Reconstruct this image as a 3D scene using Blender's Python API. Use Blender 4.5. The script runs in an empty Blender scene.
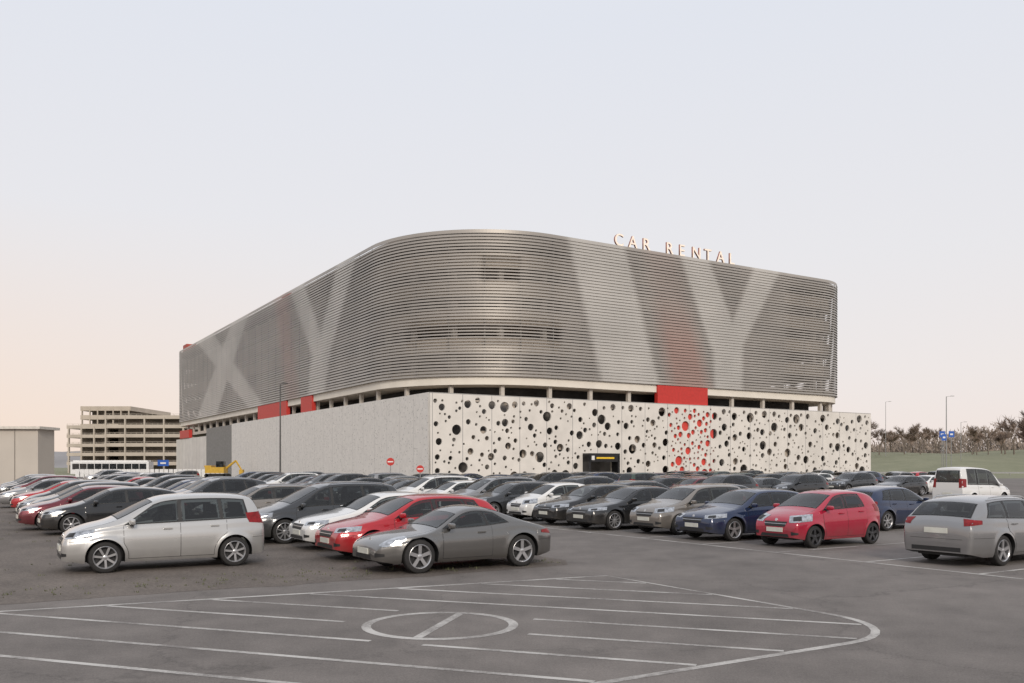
import bpy, math, random
import numpy as np
from mathutils import Vector, Matrix
from mathutils.bvhtree import BVHTree
random.seed(11)
scene=bpy.context.scene
COL=scene.collection
ANG=math.radians(31.5)
ca,sa=math.cos(ANG),math.sin(ANG)
def W(al,be,z=0.0):
    return (al*ca-be*sa, al*sa+be*ca, z)
# ------------------------------------------------------------ materials
def newmat(name):
    m=bpy.data.materials.new(name); m.use_nodes=True
    nt=m.node_tree; b=nt.nodes['Principled BSDF']
    return m,nt,b
def N(nt,t,**kw):
    n=nt.nodes.new(t)
    for k,v in kw.items(): setattr(n,k,v)
    return n
def simple(name,col,rough=.6,metal=0.,coat=0.,var=0.12,scale=3.,emit=None,spec=.5):
    m,nt,b=newmat(name)
    b.inputs['Roughness'].default_value=rough
    b.inputs['Metallic'].default_value=metal
    b.inputs['Coat Weight'].default_value=coat
    b.inputs['Specular IOR Level'].default_value=spec
    tc=N(nt,'ShaderNodeTexCoord'); no=N(nt,'ShaderNodeTexNoise')
    no.inputs['Scale'].default_value=scale; no.inputs['Detail'].default_value=5
    nt.links.new(tc.outputs['Object'],no.inputs['Vector'])
    r=N(nt,'ShaderNodeValToRGB')
    r.color_ramp.elements[0].position=.3; r.color_ramp.elements[1].position=.7
    r.color_ramp.elements[0].color=tuple(c*(1-var) for c in col)+(1,)
    r.color_ramp.elements[1].color=tuple(min(1,c*(1+var)) for c in col)+(1,)
    nt.links.new(no.outputs['Fac'],r.inputs['Fac']); nt.links.new(r.outputs['Color'],b.inputs['Base Color'])
    if emit:
        b.inputs['Emission Color'].default_value=tuple(col)+(1,); b.inputs['Emission Strength'].default_value=emit
    return m
def paint(name,col,metal=.4):
    m,nt,b=newmat(name)
    b.inputs['Metallic'].default_value=metal
    b.inputs['Specular IOR Level'].default_value=.25
    b.inputs['Coat Weight'].default_value=1.0; b.inputs['Coat Roughness'].default_value=.03
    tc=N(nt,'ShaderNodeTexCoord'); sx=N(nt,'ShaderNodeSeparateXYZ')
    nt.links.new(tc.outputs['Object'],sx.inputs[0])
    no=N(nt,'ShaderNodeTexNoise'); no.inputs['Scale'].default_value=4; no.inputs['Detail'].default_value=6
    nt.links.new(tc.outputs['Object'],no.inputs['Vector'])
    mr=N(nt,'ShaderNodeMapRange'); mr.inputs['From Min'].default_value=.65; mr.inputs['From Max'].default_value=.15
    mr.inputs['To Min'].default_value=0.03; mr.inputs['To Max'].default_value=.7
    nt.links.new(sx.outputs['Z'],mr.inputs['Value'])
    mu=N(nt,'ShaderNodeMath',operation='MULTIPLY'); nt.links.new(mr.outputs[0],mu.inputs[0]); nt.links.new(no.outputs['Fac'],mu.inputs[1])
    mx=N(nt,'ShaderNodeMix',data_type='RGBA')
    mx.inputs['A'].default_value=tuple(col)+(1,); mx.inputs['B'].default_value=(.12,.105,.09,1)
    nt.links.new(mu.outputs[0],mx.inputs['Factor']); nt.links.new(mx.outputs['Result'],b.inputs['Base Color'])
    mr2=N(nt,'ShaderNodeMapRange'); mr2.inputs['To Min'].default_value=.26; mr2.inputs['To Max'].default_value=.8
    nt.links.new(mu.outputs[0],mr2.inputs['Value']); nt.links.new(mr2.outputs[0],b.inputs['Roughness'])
    return m
M_gsolid=simple('dark_window_glass',(.022,.025,.027),.035,0,.0,.85,2.2)
M_glass=bpy.data.materials.new('tinted_glass');M_glass.use_nodes=True;nt=M_glass.node_tree
nt.nodes.remove(nt.nodes['Principled BSDF'])
tr=N(nt,'ShaderNodeBsdfTransparent');tr.inputs[0].default_value=(.36,.39,.39,1)
gl=N(nt,'ShaderNodeBsdfGlossy');gl.inputs['Roughness'].default_value=.03
lw=N(nt,'ShaderNodeLayerWeight');lw.inputs['Blend'].default_value=.5
pw=N(nt,'ShaderNodeMath',operation='POWER');pw.inputs[1].default_value=3.2;nt.links.new(lw.outputs['Facing'],pw.inputs[0])
ma=N(nt,'ShaderNodeMath',operation='MULTIPLY_ADD');ma.inputs[1].default_value=.62;ma.inputs[2].default_value=.06;nt.links.new(pw.outputs[0],ma.inputs[0])
mxs=N(nt,'ShaderNodeMixShader');nt.links.new(ma.outputs[0],mxs.inputs[0]);nt.links.new(tr.outputs[0],mxs.inputs[1]);nt.links.new(gl.outputs[0],mxs.inputs[2])
nt.links.new(mxs.outputs[0],nt.nodes['Material Output'].inputs['Surface'])
M_trim=simple('black_trim',(.016,.016,.017),.55)
M_seat=simple('seat_fabric',(.04,.039,.038),.9,var=.3)
M_rub=simple('tyre_rubber',(.022,.021,.021),.85,var=.25,scale=20)
M_rim=simple('alloy_rim',(.45,.45,.46),.3,.75)
M_rimd=simple('dark_rim',(.07,.07,.075),.35,.6)
M_head=simple('headlamp_glass',(.34,.36,.39),.08,.5,1.,.5,14)
M_tail=simple('tail_lamp_red',(.20,.006,.008),.25,0,.35,.3,14,spec=.2)
M_plate=simple('number_plate_white',(.62,.62,.56),.4)
M_chrome=simple('chrome',(.5,.5,.5),.18,.95)
PAINT={
 'silver':paint('paint_silver',(.47,.465,.455),.55),'dark silver':paint('paint_dark_silver',(.26,.26,.265),.6),'grey':paint('paint_grey',(.12,.125,.13),.6),
 'dark grey':paint('paint_dark_grey',(.04,.043,.047),.5),'black':paint('paint_black',(.010,.011,.013),.2),
 'white':paint('paint_white',(.66,.66,.65),0.),'red':paint('paint_red',(.38,.006,.014),.1),
 'crimson':paint('paint_crimson',(.36,.008,.034),.1),
 'dark blue':paint('paint_dark_blue',(.010,.022,.065),.3),'beige grey':paint('paint_beige_grey',(.22,.20,.18),.5),
 'maroon':paint('paint_maroon',(.13,.010,.02),.3),'green':paint('paint_green',(.04,.065,.05),.3),
 'gunmetal':paint('paint_gunmetal',(.15,.147,.143),.65)}
MATS=[PAINT['silver'],M_glass,M_trim,M_rub,M_rim,M_head,M_tail,M_plate,M_chrome,M_seat]
# ------------------------------------------------------------ mesh helpers
def mkmesh(name,v,f,mi=None,mats=None,smooth=False,angle=40):
    me=bpy.data.meshes.new(name); me.from_pydata([tuple(p) for p in v],[],f)
    used=list(mats) if mats else []
    for m in used: me.materials.append(m)
    if mi is not None: me.polygons.foreach_set('material_index',np.array(mi,dtype=np.int32))
    if smooth:
        me.polygons.foreach_set('use_smooth',np.ones(len(me.polygons),dtype=bool))
        me.set_sharp_from_angle(angle=math.radians(angle))
    me.update(); return me
def obj(name,me,parent=None,loc=None,rz=None,**props):
    o=bpy.data.objects.new(name,me); COL.objects.link(o)
    if parent is not None: o.parent=parent
    if loc is not None: o.location=loc
    if rz is not None: o.rotation_euler=(0,0,rz)
    for k,v in props.items(): o[k]=v
    return o
def boxg(x0,x1,y0,y1,z0,z1):
    v=[(x0,y0,z0),(x1,y0,z0),(x1,y1,z0),(x0,y1,z0),(x0,y0,z1),(x1,y0,z1),(x1,y1,z1),(x0,y1,z1)]
    f=[(0,3,2,1),(4,5,6,7),(0,1,5,4),(1,2,6,5),(2,3,7,6),(3,0,4,7)]
    return v,f
class G:
    def __init__(s): s.v=[];s.f=[];s.m=[]
    def add(s,v,f,m=0):
        o=len(s.v); s.v+= [tuple(p) for p in v]; s.f+=[tuple(i+o for i in q) for q in f]
        s.m+= (list(m) if isinstance(m,(list,tuple)) else [m]*len(f)); return s
    def box(s,x0,x1,y0,y1,z0,z1,m=0): return s.add(*boxg(x0,x1,y0,y1,z0,z1),m)
    def cyl(s,p0,p1,r0,r1,n=8,m=0,cap=True):
        p0=Vector(p0);p1=Vector(p1);d=(p1-p0).normalized()
        a=d.orthogonal().normalized(); b=d.cross(a)
        v=[];f=[]
        for p,r in((p0,r0),(p1,r1)):
            for i in range(n):
                t=2*math.pi*i/n; v.append(p+a*(r*math.cos(t))+b*(r*math.sin(t)))
        for i in range(n): j=(i+1)%n; f.append((i,j,n+j,n+i))
        if cap: f.append(tuple(range(n-1,-1,-1))); f.append(tuple(range(n,2*n)))
        return s.add(v,f,m)
    def mesh(s,name,mats,smooth=False,angle=40): return mkmesh(name,s.v,s.f,s.m,mats,smooth,angle)
def chaikin(p,n=2):
    p=[tuple(map(float,q)) for q in p]
    for _ in range(n):
        q=[p[0]]
        for a,b in zip(p[:-1],p[1:]):
            q.append((a[0]*.75+b[0]*.25,a[1]*.75+b[1]*.25)); q.append((a[0]*.25+b[0]*.75,a[1]*.25+b[1]*.75))
        q.append(p[-1]); p=q
    return p
# ------------------------------------------------------------ car types
SPEC={
'small_hatch':dict(L=3.90,Wd=1.68,xf=.76,xr=3.25,r=.305,tum=.30,
  top=[(0,.48),(.01,.64),(.12,.80),(.42,.93),(.92,1.03),(1.66,1.44),(2.05,1.52),(2.9,1.535),(3.5,1.50),(3.70,1.43),(3.86,1.0),(3.89,.85),(3.90,.5)],
  belt=[(0,.72),(.9,.91),(2,.94),(3.90,1.00)],ws=(.97,1.64),rg=(3.69,3.84),
  win=[(1.14,1.70,2.12,2.12),(2.20,2.20,2.96,2.92),(3.03,2.99,3.52,3.44)],doors=[(1.10,2.16),(2.17,3.08)],hl=(.64,.83),tl=(.86,1.14),kind='compact five-door hatchback'),
'coupe':dict(L=4.07,Wd=1.78,xf=.84,xr=3.20,r=.33,tum=.58,kf=.28,kr=.26,
  top=[(0,.42),(.02,.54),(.13,.64),(.4,.73),(.75,.79),(1.18,.85),(1.70,1.15),(1.98,1.27),(2.3,1.29),(2.65,1.23),(3.05,1.08),(3.4,.965),(3.7,.90),(3.93,.83),(4.05,.70),(4.07,.44)],
  belt=[(0,.60),(.4,.74),(.85,.83),(1.4,.83),(2.2,.85),(3.1,.94),(3.55,.88),(4.07,.76)],ws=(1.24,1.74),rg=(2.55,3.2),
  win=[(1.38,1.77,2.36,2.28),(2.42,2.33,2.86,2.56)],doors=[(1.34,2.46)],hl=(.55,.70),tl=(.64,.78),kind='low two-seat sports coupe'),
'hatch':dict(L=4.25,Wd=1.78,xf=.82,xr=3.42,r=.32,tum=.40,
  top=[(0,.48),(.01,.62),(.15,.76),(.6,.88),(1.15,.98),(1.9,1.38),(2.3,1.445),(3.1,1.44),(3.7,1.36),(3.9,1.27),(4.15,.98),(4.23,.85),(4.25,.5)],
  belt=[(0,.68),(1.1,.90),(2.5,.95),(4.25,1.0)],ws=(1.2,1.9),rg=(3.87,4.12),
  win=[(1.38,1.90,2.35,2.33),(2.43,2.41,3.2,3.08),(3.27,3.14,3.60,3.42)],doors=[(1.33,2.39),(2.40,3.3)],hl=(.60,.75),tl=(.80,.98),kind='five-door hatchback'),
'tiny':dict(L=3.43,Wd=1.63,xf=.62,xr=2.96,r=.285,tum=.36,
  top=[(0,.48),(.01,.62),(.12,.78),(.4,.90),(.75,1.0),(1.5,1.40),(1.9,1.465),(2.6,1.46),(3.05,1.38),(3.2,1.28),(3.36,.98),(3.42,.8),(3.43,.5)],
  belt=[(0,.72),(.8,.94),(2,.97),(3.43,1.04)],ws=(.8,1.48),rg=(3.16,3.35),
  win=[(.98,1.52,1.85,1.85),(1.93,1.92,2.62,2.50)],doors=[(.94,1.89),(1.90,2.70)],hl=(.62,.84),tl=(.84,1.10),kind='tiny city hatchback'),
'mpv':dict(L=4.5,Wd=1.82,xf=.88,xr=3.56,r=.33,tum=.30,
  top=[(0,.5),(.01,.66),(.15,.80),(.5,.93),(1.0,1.06),(1.9,1.54),(2.3,1.64),(3.3,1.66),(4.1,1.60),(4.25,1.52),(4.42,1.05),(4.49,.9),(4.5,.55)],
  belt=[(0,.75),(1,.97),(4.5,1.05)],ws=(1.05,1.88),rg=(4.2,4.42),
  win=[(1.25,1.88,2.2,2.2),(2.28,2.28,3.15,3.12),(3.23,3.2,4.05,3.95)],doors=[(1.2,2.24),(2.25,3.22)],hl=(.66,.82),tl=(.95,1.2),rails=1,kind='people carrier'),
'suv':dict(L=4.45,Wd=1.84,xf=.88,xr=3.54,r=.36,tum=.34,
  top=[(0,.52),(.01,.72),(.12,.88),(.6,1.02),(1.15,1.09),(1.9,1.54),(2.3,1.64),(3.2,1.655),(3.9,1.56),(4.08,1.48),(4.35,1.1),(4.43,.9),(4.45,.6)],
  belt=[(0,.8),(1.1,1.02),(4.45,1.1)],ws=(1.2,1.9),rg=(4.05,4.33),
  win=[(1.38,1.93,2.35,2.33),(2.43,2.41,3.25,3.15),(3.33,3.22,3.75,3.6)],doors=[(1.33,2.39),(2.40,3.3)],hl=(.72,.86),tl=(.92,1.1),clad=1,rails=1,kind='sport utility car'),
'estate':dict(L=4.57,Wd=1.79,xf=.88,xr=3.52,r=.32,tum=.42,
  top=[(0,.48),(.01,.62),(.15,.76),(.6,.88),(1.2,.98),(1.95,1.38),(2.35,1.46),(3.3,1.465),(3.9,1.41),(4.1,1.33),(4.45,1.02),(4.55,.90),(4.57,.5)],
  belt=[(0,.68),(1.1,.90),(2.5,.95),(4.57,1.02)],ws=(1.25,1.95),rg=(4.07,4.42),
  win=[(1.43,1.97,2.4,2.38),(2.48,2.46,3.25,3.2),(3.33,3.28,4.0,3.78)],doors=[(1.38,2.44),(2.45,3.34)],hl=(.60,.75),tl=(.84,1.0),rails=1,kind='estate car'),
'sedan':dict(L=4.6,Wd=1.8,xf=.85,xr=3.6,r=.32,tum=.42,
  top=[(0,.48),(.01,.62),(.15,.75),(.6,.87),(1.25,.97),(2.0,1.36),(2.4,1.43),(3.1,1.42),(3.5,1.33),(4.05,1.07),(4.45,1.04),(4.57,.95),(4.6,.5)],
  belt=[(0,.68),(1.2,.90),(2.5,.94),(4.6,.98)],ws=(1.3,2.0),rg=(3.5,4.02),
  win=[(1.48,2.0,2.45,2.43),(2.53,2.5,3.3,3.15),(3.36,3.2,3.62,3.4)],doors=[(1.43,2.49),(2.5,3.38)],hl=(.60,.74),tl=(.78,.96),kind='four-door saloon'),
'van':dict(L=4.5,Wd=1.86,xf=.88,xr=3.6,r=.33,tum=.14,kr=.05,
  top=[(0,.52),(.01,.72),(.12,.92),(.6,1.07),(.9,1.15),(1.6,1.78),(1.95,1.98),(3.0,2.06),(4.25,2.05),(4.42,1.98),(4.48,1.2),(4.49,.9),(4.5,.5)],
  belt=[(0,.8),(1.1,1.06),(4.5,1.12)],ws=(.95,1.6),rg=(4.41,4.475),
  win=[(1.2,1.68,2.1,2.1),(2.2,2.2,3.1,3.1),(3.25,3.25,4.0,3.95)],doors=[(1.15,2.14),(2.15,3.16)],hl=(.75,.95),tl=(.95,1.45),kind='small passenger van'),
}
def make_type(key,sp):
    L=sp['L'];Wd=sp['Wd'];hw=Wd/2;r=sp['r'];Ra=r+.055
    tp=chaikin(sp['top'],3 if key=='coupe' else 2); bp=chaikin(sp['belt'],1)
    tx=[p[0] for p in tp];tz=[p[1] for p in tp];bx=[p[0] for p in bp];bz=[p[1] for p in bp]
    T=lambda x: float(np.interp(x,tx,tz))
    crown=.055
    def ze(x): return T(x)-crown
    def belt(x): return min(float(np.interp(x,bx,bz)), ze(x)-.012)
    def sill(x):
        return .20+.07*max(0,1-x/.35)+.08*max(0,1-(L-x)/.4)
    def zlow(x):
        z=sill(x)
        for xw in (sp['xf'],sp['xr']):
            d=abs(x-xw)
            if d<Ra: z=max(z,r+math.sqrt(max(0,Ra*Ra-d*d)))
        return min(z,belt(x)-.03)
    kf=sp.get('kf',.17);kr=sp.get('kr',.15)
    def w(x):
        k=0
        if x<.95: k+=kf*(1-x/.95)**2.3
        if x<.10: q=1-x/.10; k+=.10*(1-math.sqrt(max(0,1-q*q)))
        y=L-x
        if y<.85: k+=kr*(1-y/.85)**2.3
        if y<.09: q=1-y/.09; k+=.08*(1-math.sqrt(max(0,1-q*q)))
        return hw*(1-k)
    st=[0,.10,.3,.52,.66,.72,.76,.92,1.0]; sv=[.925,.965,.993,1.0,.996,.990,.972,.952,.915]
    def sy(x,z):
        b=float(np.interp(x,bx,bz)); t=(z-.2)/max(.1,(b-.2))
        y=float(np.interp(t,st,sv))*w(x)
        for xw in (sp['xf'],sp['xr']):
            rr=math.hypot(x-xw,z-r); y+=.022*math.exp(-((rr-Ra)/.06)**2)
        return y
    xs=list(np.linspace(0,L,int(L/.055)))+[0,.004,.012,.025,.045,.07,.1,.14]+[L-q for q in (0,.004,.012,.025,.045,.07,.1)]
    for xw in (sp['xf'],sp['xr']):
        xs+= [xw+Ra*math.cos(math.pi*i/18) for i in range(19)]+[xw-Ra-.0015,xw+Ra+.0015,xw-Ra+.004,xw+Ra-.004]
    xs+=tx; xs=sorted(x for x in xs if 0<=x<=L)
    xx=[xs[0]]
    for x in xs[1:]:
        if x-xx[-1]>.0012: xx.append(x)
    xx[-1]=L; xs=xx
    NB=14;NS=8
    def sec(x):
        zl=zlow(x); b=belt(x); pts=[]
        y0=sy(x,zl)
        pts.append((max(.05,y0-.34),zl+.002)); 
        for i in range(NB+1):
            z=zl+(b-zl)*i/NB; pts.append((sy(x,z),z))
        yb=pts[-1][0]; e=ze(x); ye=max(.12,yb-.02-sp['tum']*(e-b)); 
        ln=math.hypot(yb-ye,e-b); rr=min(.07,ln*.45)
        B0=(ye+(yb-ye)*rr/ln, e-(e-b)*rr/ln)
        for i in range(1,NS):
            t=i/NS; bul=.018*math.sin(math.pi*t)*min(1,ln/.3)
            pts.append((yb+(B0[0]-yb)*t+bul, b+(B0[1]-b)*t))
        yt=max(.06,ye-.11); B1=(yt,e+crown*(1-(yt/ye)**2))
        for i in range(5):
            t=i/4
            pts.append(((1-t)**2*B0[0]+2*t*(1-t)*ye+t*t*B1[0],(1-t)**2*B0[1]+2*t*(1-t)*(e+.006)+t*t*B1[1]))
        for i in range(1,7):
            y=yt*(1-i/6); pts.append((y,e+crown*(1-(y/ye)**2)))
        return pts,ye
    S=[];YE=[]
    for x in xs:
        p,ye=sec(x); YE.append(ye)
        full=[(x,y,z) for y,z in p]+[(x,-y,z) for y,z in p[-2::-1]]
        S.append(full)
    yef=lambda x: float(np.interp(x,xs,YE))
    lerp=lambda a,b,t:a+(b-a)*t
    wins=sp['win']
    def inwin(x,z,mar):
        b=belt(x)+.03; t_=ze(x)-.062
        if z<b+mar or z>t_-mar or t_-b<.04: return False
        for q in wins:
            zt0=ze(q[1])-.062; zb0=belt(q[0])+.03; zt1=ze(q[3])-.062; zb1=belt(q[2])+.03
            xl=lerp(q[0],q[1],min(1,max(0,(z-zb0)/max(.05,zt0-zb0)))); xr_=lerp(q[2],q[3],min(1,max(0,(z-zb1)/max(.05,zt1-zb1))))
            if xl+mar*1.2<x<xr_-mar*1.2: return True
        return False
    def inscreen(x,y,mar):
        for x0,x1 in(sp['ws'],sp['rg']):
            mm_=mar*min(1,abs(x1-x0)/.6)
            if x0+mm_<x<x1-mm_ and abs(y)<yef(x)-.075-mar: return True
        return False
    n=len(S[0]); v=[q for s in S for q in s]; f=[];m=[];fall=[]
    clad=sp.get('clad',0)
    for i in range(len(S)-1):
        for j in range(n-1):
            a=i*n+j; q=(a,a+1,a+n+1,a+n); fall.append(q)
            c=[sum(v[k][t] for k in q)/4 for t in range(3)]
            jj=min(j,n-2-j)
            if jj>NB and jj<NB+NS+1 and inwin(c[0],c[2],.035): continue
            if jj>NB+NS and inscreen(c[0],c[1],.035): continue
            f.append(q)
            dark=(j==0 or j==n-2)
            if clad and c[2]<.36: dark=True
            if clad:
                for xw in (sp['xf'],sp['xr']):
                    if math.hypot(xs[i]-xw,c[2]-r)<Ra+.05: dark=True
            m.append(2 if dark else 0)
    o=len(v); v+=S[0]; f.append(tuple(range(o,o+n))); m.append(0); fall.append(f[-1])
    o=len(v); v+=S[-1]; f.append(tuple(range(o+n-1,o-1,-1))); m.append(0); fall.append(f[-1])
    bvh=BVHTree.FromPolygons([Vector(q) for q in v],fall)
    parts=[]
    body=G(); body.add(v,f,m)
    parts.append(('body',body))
    def cast(p,d,off):
        p=Vector(p);d=Vector(d).normalized()
        h=bvh.ray_cast(p-d*2,d)
        if h[0] is None:
            h=bvh.find_nearest(p)
        nn=h[1]
        if nn.dot(d)>0: nn=-nn
        return h[0]+nn*off
    def patch(fn,nu,nv,d,off,skip=None,us=None,vs=None):
        us=us or [i/nu for i in range(nu+1)]; vs=vs or [j/nv for j in range(nv+1)]
        nu=len(us)-1;nv=len(vs)-1
        vv=[cast(fn(a_,b_),d,off) for a_ in us for b_ in vs]
        ff=[]
        # orient faces outward (against the cast direction)
        c0=vv[0];c1=vv[nu*(nv+1)];c2=vv[nv]
        flip=((c1-c0).cross(c2-c0)).dot(Vector(d))>0
        for i in range(nu):
            for j in range(nv):
                q=(i*(nv+1)+j,(i+1)*(nv+1)+j,(i+1)*(nv+1)+j+1,i*(nv+1)+j+1)
                if skip and skip(i,j,sum((vv[k] for k in q),Vector())/4): continue
                ff.append(q[::-1] if flip else q)
        return vv,ff
    ch=G(); ch.box(.55,L-.45,-(hw-.33),hw-.33,.19,.60,0); ch.box(.2,L-.2,-(hw-.36),hw-.36,.20,.40,0); parts.append(('chassis',(ch,[2])))
    g=G(); x0=sp['ws'][0]+.12; x1=min(sp['rg'][0],L-.35)
    bm=belt((x0+x1)/2)
    g.box(x0,x0+.34,-(hw-.2),hw-.2,.58,min(bm-.02,T(x0)-.09),0)
    g.box(x0+.2,x1,-(hw-.22),hw-.22,.58,bm-.26,0)
    rowsx=[wins[0][2]-.20]+([wins[-1][0]-.02 if len(wins)<3 else wins[1][2]-.02] if key!='coupe' else [])
    for k_,xx_ in enumerate(rowsx):
        for yy in ((-.37,.37) if k_==0 else (-.40,0,.40)):
            ztop=min(bm+.12,T(xx_)-.22)
            g.add([(xx_-.12+a_*.16+c_*.10,yy+b2*.22,bm-.3+c_*(ztop-bm+.3)) for c_ in(0,1) for a_,b2 in((0,-1),(1,-1),(1,1),(0,1))],[(0,3,2,1),(4,5,6,7),(0,1,5,4),(1,2,6,5),(2,3,7,6),(3,0,4,7)],0)
            g.box(xx_+.0,xx_+.10,yy-.12,yy+.12,ztop+.03,ztop+.03+min(.17,max(.04,T(xx_)-.09-ztop-.03)),0)
    parts.append(('interior',(g,[9])))
    for s in (1,-1):
        d=(0,-s,0)
        a=wins[0];b_=wins[-1]
        def ftrim(u,vv_):
            xb=lerp(a[0]-.05,b_[2]+.04,u);xt=lerp(a[1]-.04,b_[3]+.03,u)
            zb=belt(xb)+.012; zt_=ze(xt)-.045
            return (lerp(xb,xt,vv_),s*2.0,lerp(zb,zt_,vv_))
        g=G(); g.add(*patch(ftrim,110,18,d,.003,skip=lambda i,j,c:inwin(c.x,c.z,.006))); parts.append(('window_trim',(g,[2])))
        for wdw in wins:
            def fw(u,vv_):
                xb=lerp(wdw[0],wdw[2],u);xt=lerp(wdw[1],wdw[3],u)
                zb=belt(xb)+.03; zt_=ze(xt)-.062
                return (lerp(xb,xt,vv_),s*2.0,lerp(zb,zt_,vv_))
            g=G(); g.add(*patch(fw,12,6,d,.006)); parts.append(('window',(g,[1])))
        for k,(x0,x1) in enumerate(sp['doors']):
            g=G()
            def dl(z,x0,x1,e):
                xl=x0-e;xr_=x1+e
                for xw,sg in ((sp['xf'],1),(sp['xr'],-1)):
                    R2=(Ra+.07-e)**2-(z-r)**2
                    if R2>0:
                        if sg==1: xl=max(xl,xw+math.sqrt(R2))
                        else: xr_=min(xr_,xw-math.sqrt(R2))
                return xl,xr_
            for e,off,mi in ((.009,.0012,1),(0,.0035,0)):
                zb=.27-e
                def fd(u,vv_):
                    zt_=belt(lerp(x0,x1,u))-.004+e*.3
                    z=lerp(zb,zt_,vv_); xl,xr_=dl(z,x0,x1,e)
                    return (lerp(xl,xr_,u),s*2.0,z)
                g.add(*patch(fd,12,14,d,off),mi)
            parts.append(('door',(g,[0,2])))
            hx=x1-.24; hz=belt(hx)-.10; hy=s*abs(cast((hx,s*2,hz),d,0)[1])
            g=G(); g.box(hx-.085,hx+.085,min(hy-s*.005,hy+s*.035),max(hy-s*.005,hy+s*.035),hz-.013,hz+.013)
            parts.append(('handle',(g,[0])))
        for nm_,xa,xb_,zz in (('front_bumper_seam',.12,sp['xf']-Ra-.01,sp['hl'][0]-.02),('rear_bumper_seam',sp['xr']+Ra+.01,L-.03,.60 if key!='coupe' else .55)):
            g=G(); g.add(*patch(lambda u,vv_:(lerp(xa,xb_,u),s*2.0,zz+.007*vv_),10,1,d,.0015)); parts.append((nm_,(g,[2])))
        z0,z1=sp['hl']
        dn=(.80,-s*.6,0)
        coup=(key=='coupe')
        def fh(u,vv_):
            if coup:
                th=math.pi*(u); rr_=math.sin(th)
                x=lerp(.14,.54,u); y=s*lerp(hw*.62,hw*.95,u); zc_=lerp(.57,.69,u)
                return (x,y,zc_+(vv_-.5)*.16*max(.05,rr_)**.6)
            x=lerp(.06,.50,u); y=s*lerp(hw*.52,hw*.97,u)
            zz0=lerp(z0+.02,z0+.07,u); zz1=lerp(z1-.03,z1+.03,u)
            return (x,y,lerp(zz0,zz1,vv_))
        g=G(); g.add(*patch(fh,10,6,dn,.006),0)
        def fh2(u,vv_):
            p=fh(lerp(.18,.55,u),lerp(.22,.78,vv_)); return p
        if not coup: g.add(*patch(fh2,5,4,dn,.010),1)
        parts.append(('headlight',(g,[5,2])))
        z0,z1=sp['tl']
        dn2=(-.82,-s*.57,0)
        def ft(u,vv_):
            x=lerp(L-.06,L-.26,u); y=s*lerp(hw*.66,hw*.98,u)
            return (x,y,lerp(lerp(z0+.01,z0+.05,u),lerp(z1,z1-.03,u),vv_))
        g=G(); g.add(*patch(ft,8,5,dn2,.006)); parts.append(('tail_light',(g,[6])))
        def ff_(u,vv_): return (lerp(.04,.16,u), s*lerp(hw*.62,hw*.80,u), lerp(lerp(.33,.35,u),lerp(.42,.40,u),vv_))
        g=G(); g.add(*patch(ff_,5,3,(.85,-s*.5,0),.004)); parts.append(('bumper_intake',(g,[2])))
        mx=wins[0][0]+.10; mz=belt(mx)+.075; g=G(); vv=[];ff=[]
        nn=10
        for i in range(7):
            ph=math.pi*i/6
            for j in range(nn):
                th=2*math.pi*j/nn
                cx=math.cos(th)*math.sin(ph); cy=math.cos(ph); cz=math.sin(th)*math.sin(ph)
                q=lambda t:math.copysign(abs(t)**.6,t)
                vv.append((mx+.065*q(cx),s*(hw+.065)+.095*q(cy),mz+.06*q(cz)))
        for i in range(6):
            for j in range(nn): ff.append((i*nn+j,i*nn+(j+1)%nn,(i+1)*nn+(j+1)%nn,(i+1)*nn+j))
        g.add(vv,ff,0); g.box(mx-.03,mx+.05,min(s*(hw-.12),s*hw),max(s*(hw-.12),s*hw),mz-.07,mz-.03,1)
        parts.append(('mirror',(g,[0,2])))
        if sp.get('rails'):
            g=G(); pts=[]
            for i in range(15):
                x=lerp(wins[0][1]+.25,wins[-1][3]-.05,i/14); y=s*(yef(x)-.03); 
                pts.append((x,y,cast((x,y,1.8),(0,0,-1),0)[2]+(.045 if 0<i<14 else 0.0)))
            for p,q in zip(pts[:-1],pts[1:]): g.cyl(p,q,.014,.014,6)
            parts.append(('roof_rail',(g,[8])))
        g=G()
        def fb(u,vv_): 
            x=lerp(.22,sp['ws'][0]-.03,u); return (x,s*(w(x)*.80+.006*vv_),1)
        g.add(*patch(fb,14,1,(0,0,-1),.0015))
        parts.append(('bonnet_seam',(g,[2])))
    fu=[0,.025,.06]+[.06+.88*i/10 for i in range(1,10)]+[.94,.975,1]
    fv=[0,.05,.11,.3,.5,.7,.89,.95,1]
    for nm,(x0,x1) in (('windscreen',sp['ws']),('rear_window',sp['rg'])):
        c=Vector((x1-x0,0,T(x1)-T(x0))).normalized(); nn=Vector((-c.z,0,c.x))
        if nn.z<0: nn=-nn
        for kk,(e,off) in enumerate(((.0,.003),(.025,.006))):
            def fs(u,vv_):
                t=lerp(e*1.2/(abs(x1-x0)+.3),1-e*1.2/(abs(x1-x0)+.3),vv_); x=lerp(x0,x1,t)
                y=lerp(-1,1,u)*(yef(x)-.055-e)
                return (x,y,T(x))
            if kk==0:
                g=G(); g.add(*patch(fs,0,0,-nn,off,us=fu,vs=fv,skip=lambda i,j,c_:2<=i<=len(fu)-4 and 2<=j<=len(fv)-4),0)
            else: g.add(*patch(fs,12,6,-nn,off),1)
        parts.append((nm,(g,[2,1])))
    zh=sp['hl'][0]
    def quad(y0,y1,z0,z1,front,off,nu=8,nv=3,tap=0):
        X=0 if front else L; d=(1,0,0) if front else (-1,0,0)
        return patch(lambda u,vv_:(X,lerp(y0,y1,u)*(1-tap*(1-vv_)),lerp(z0,z1,vv_)),nu,nv,d,off)
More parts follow.
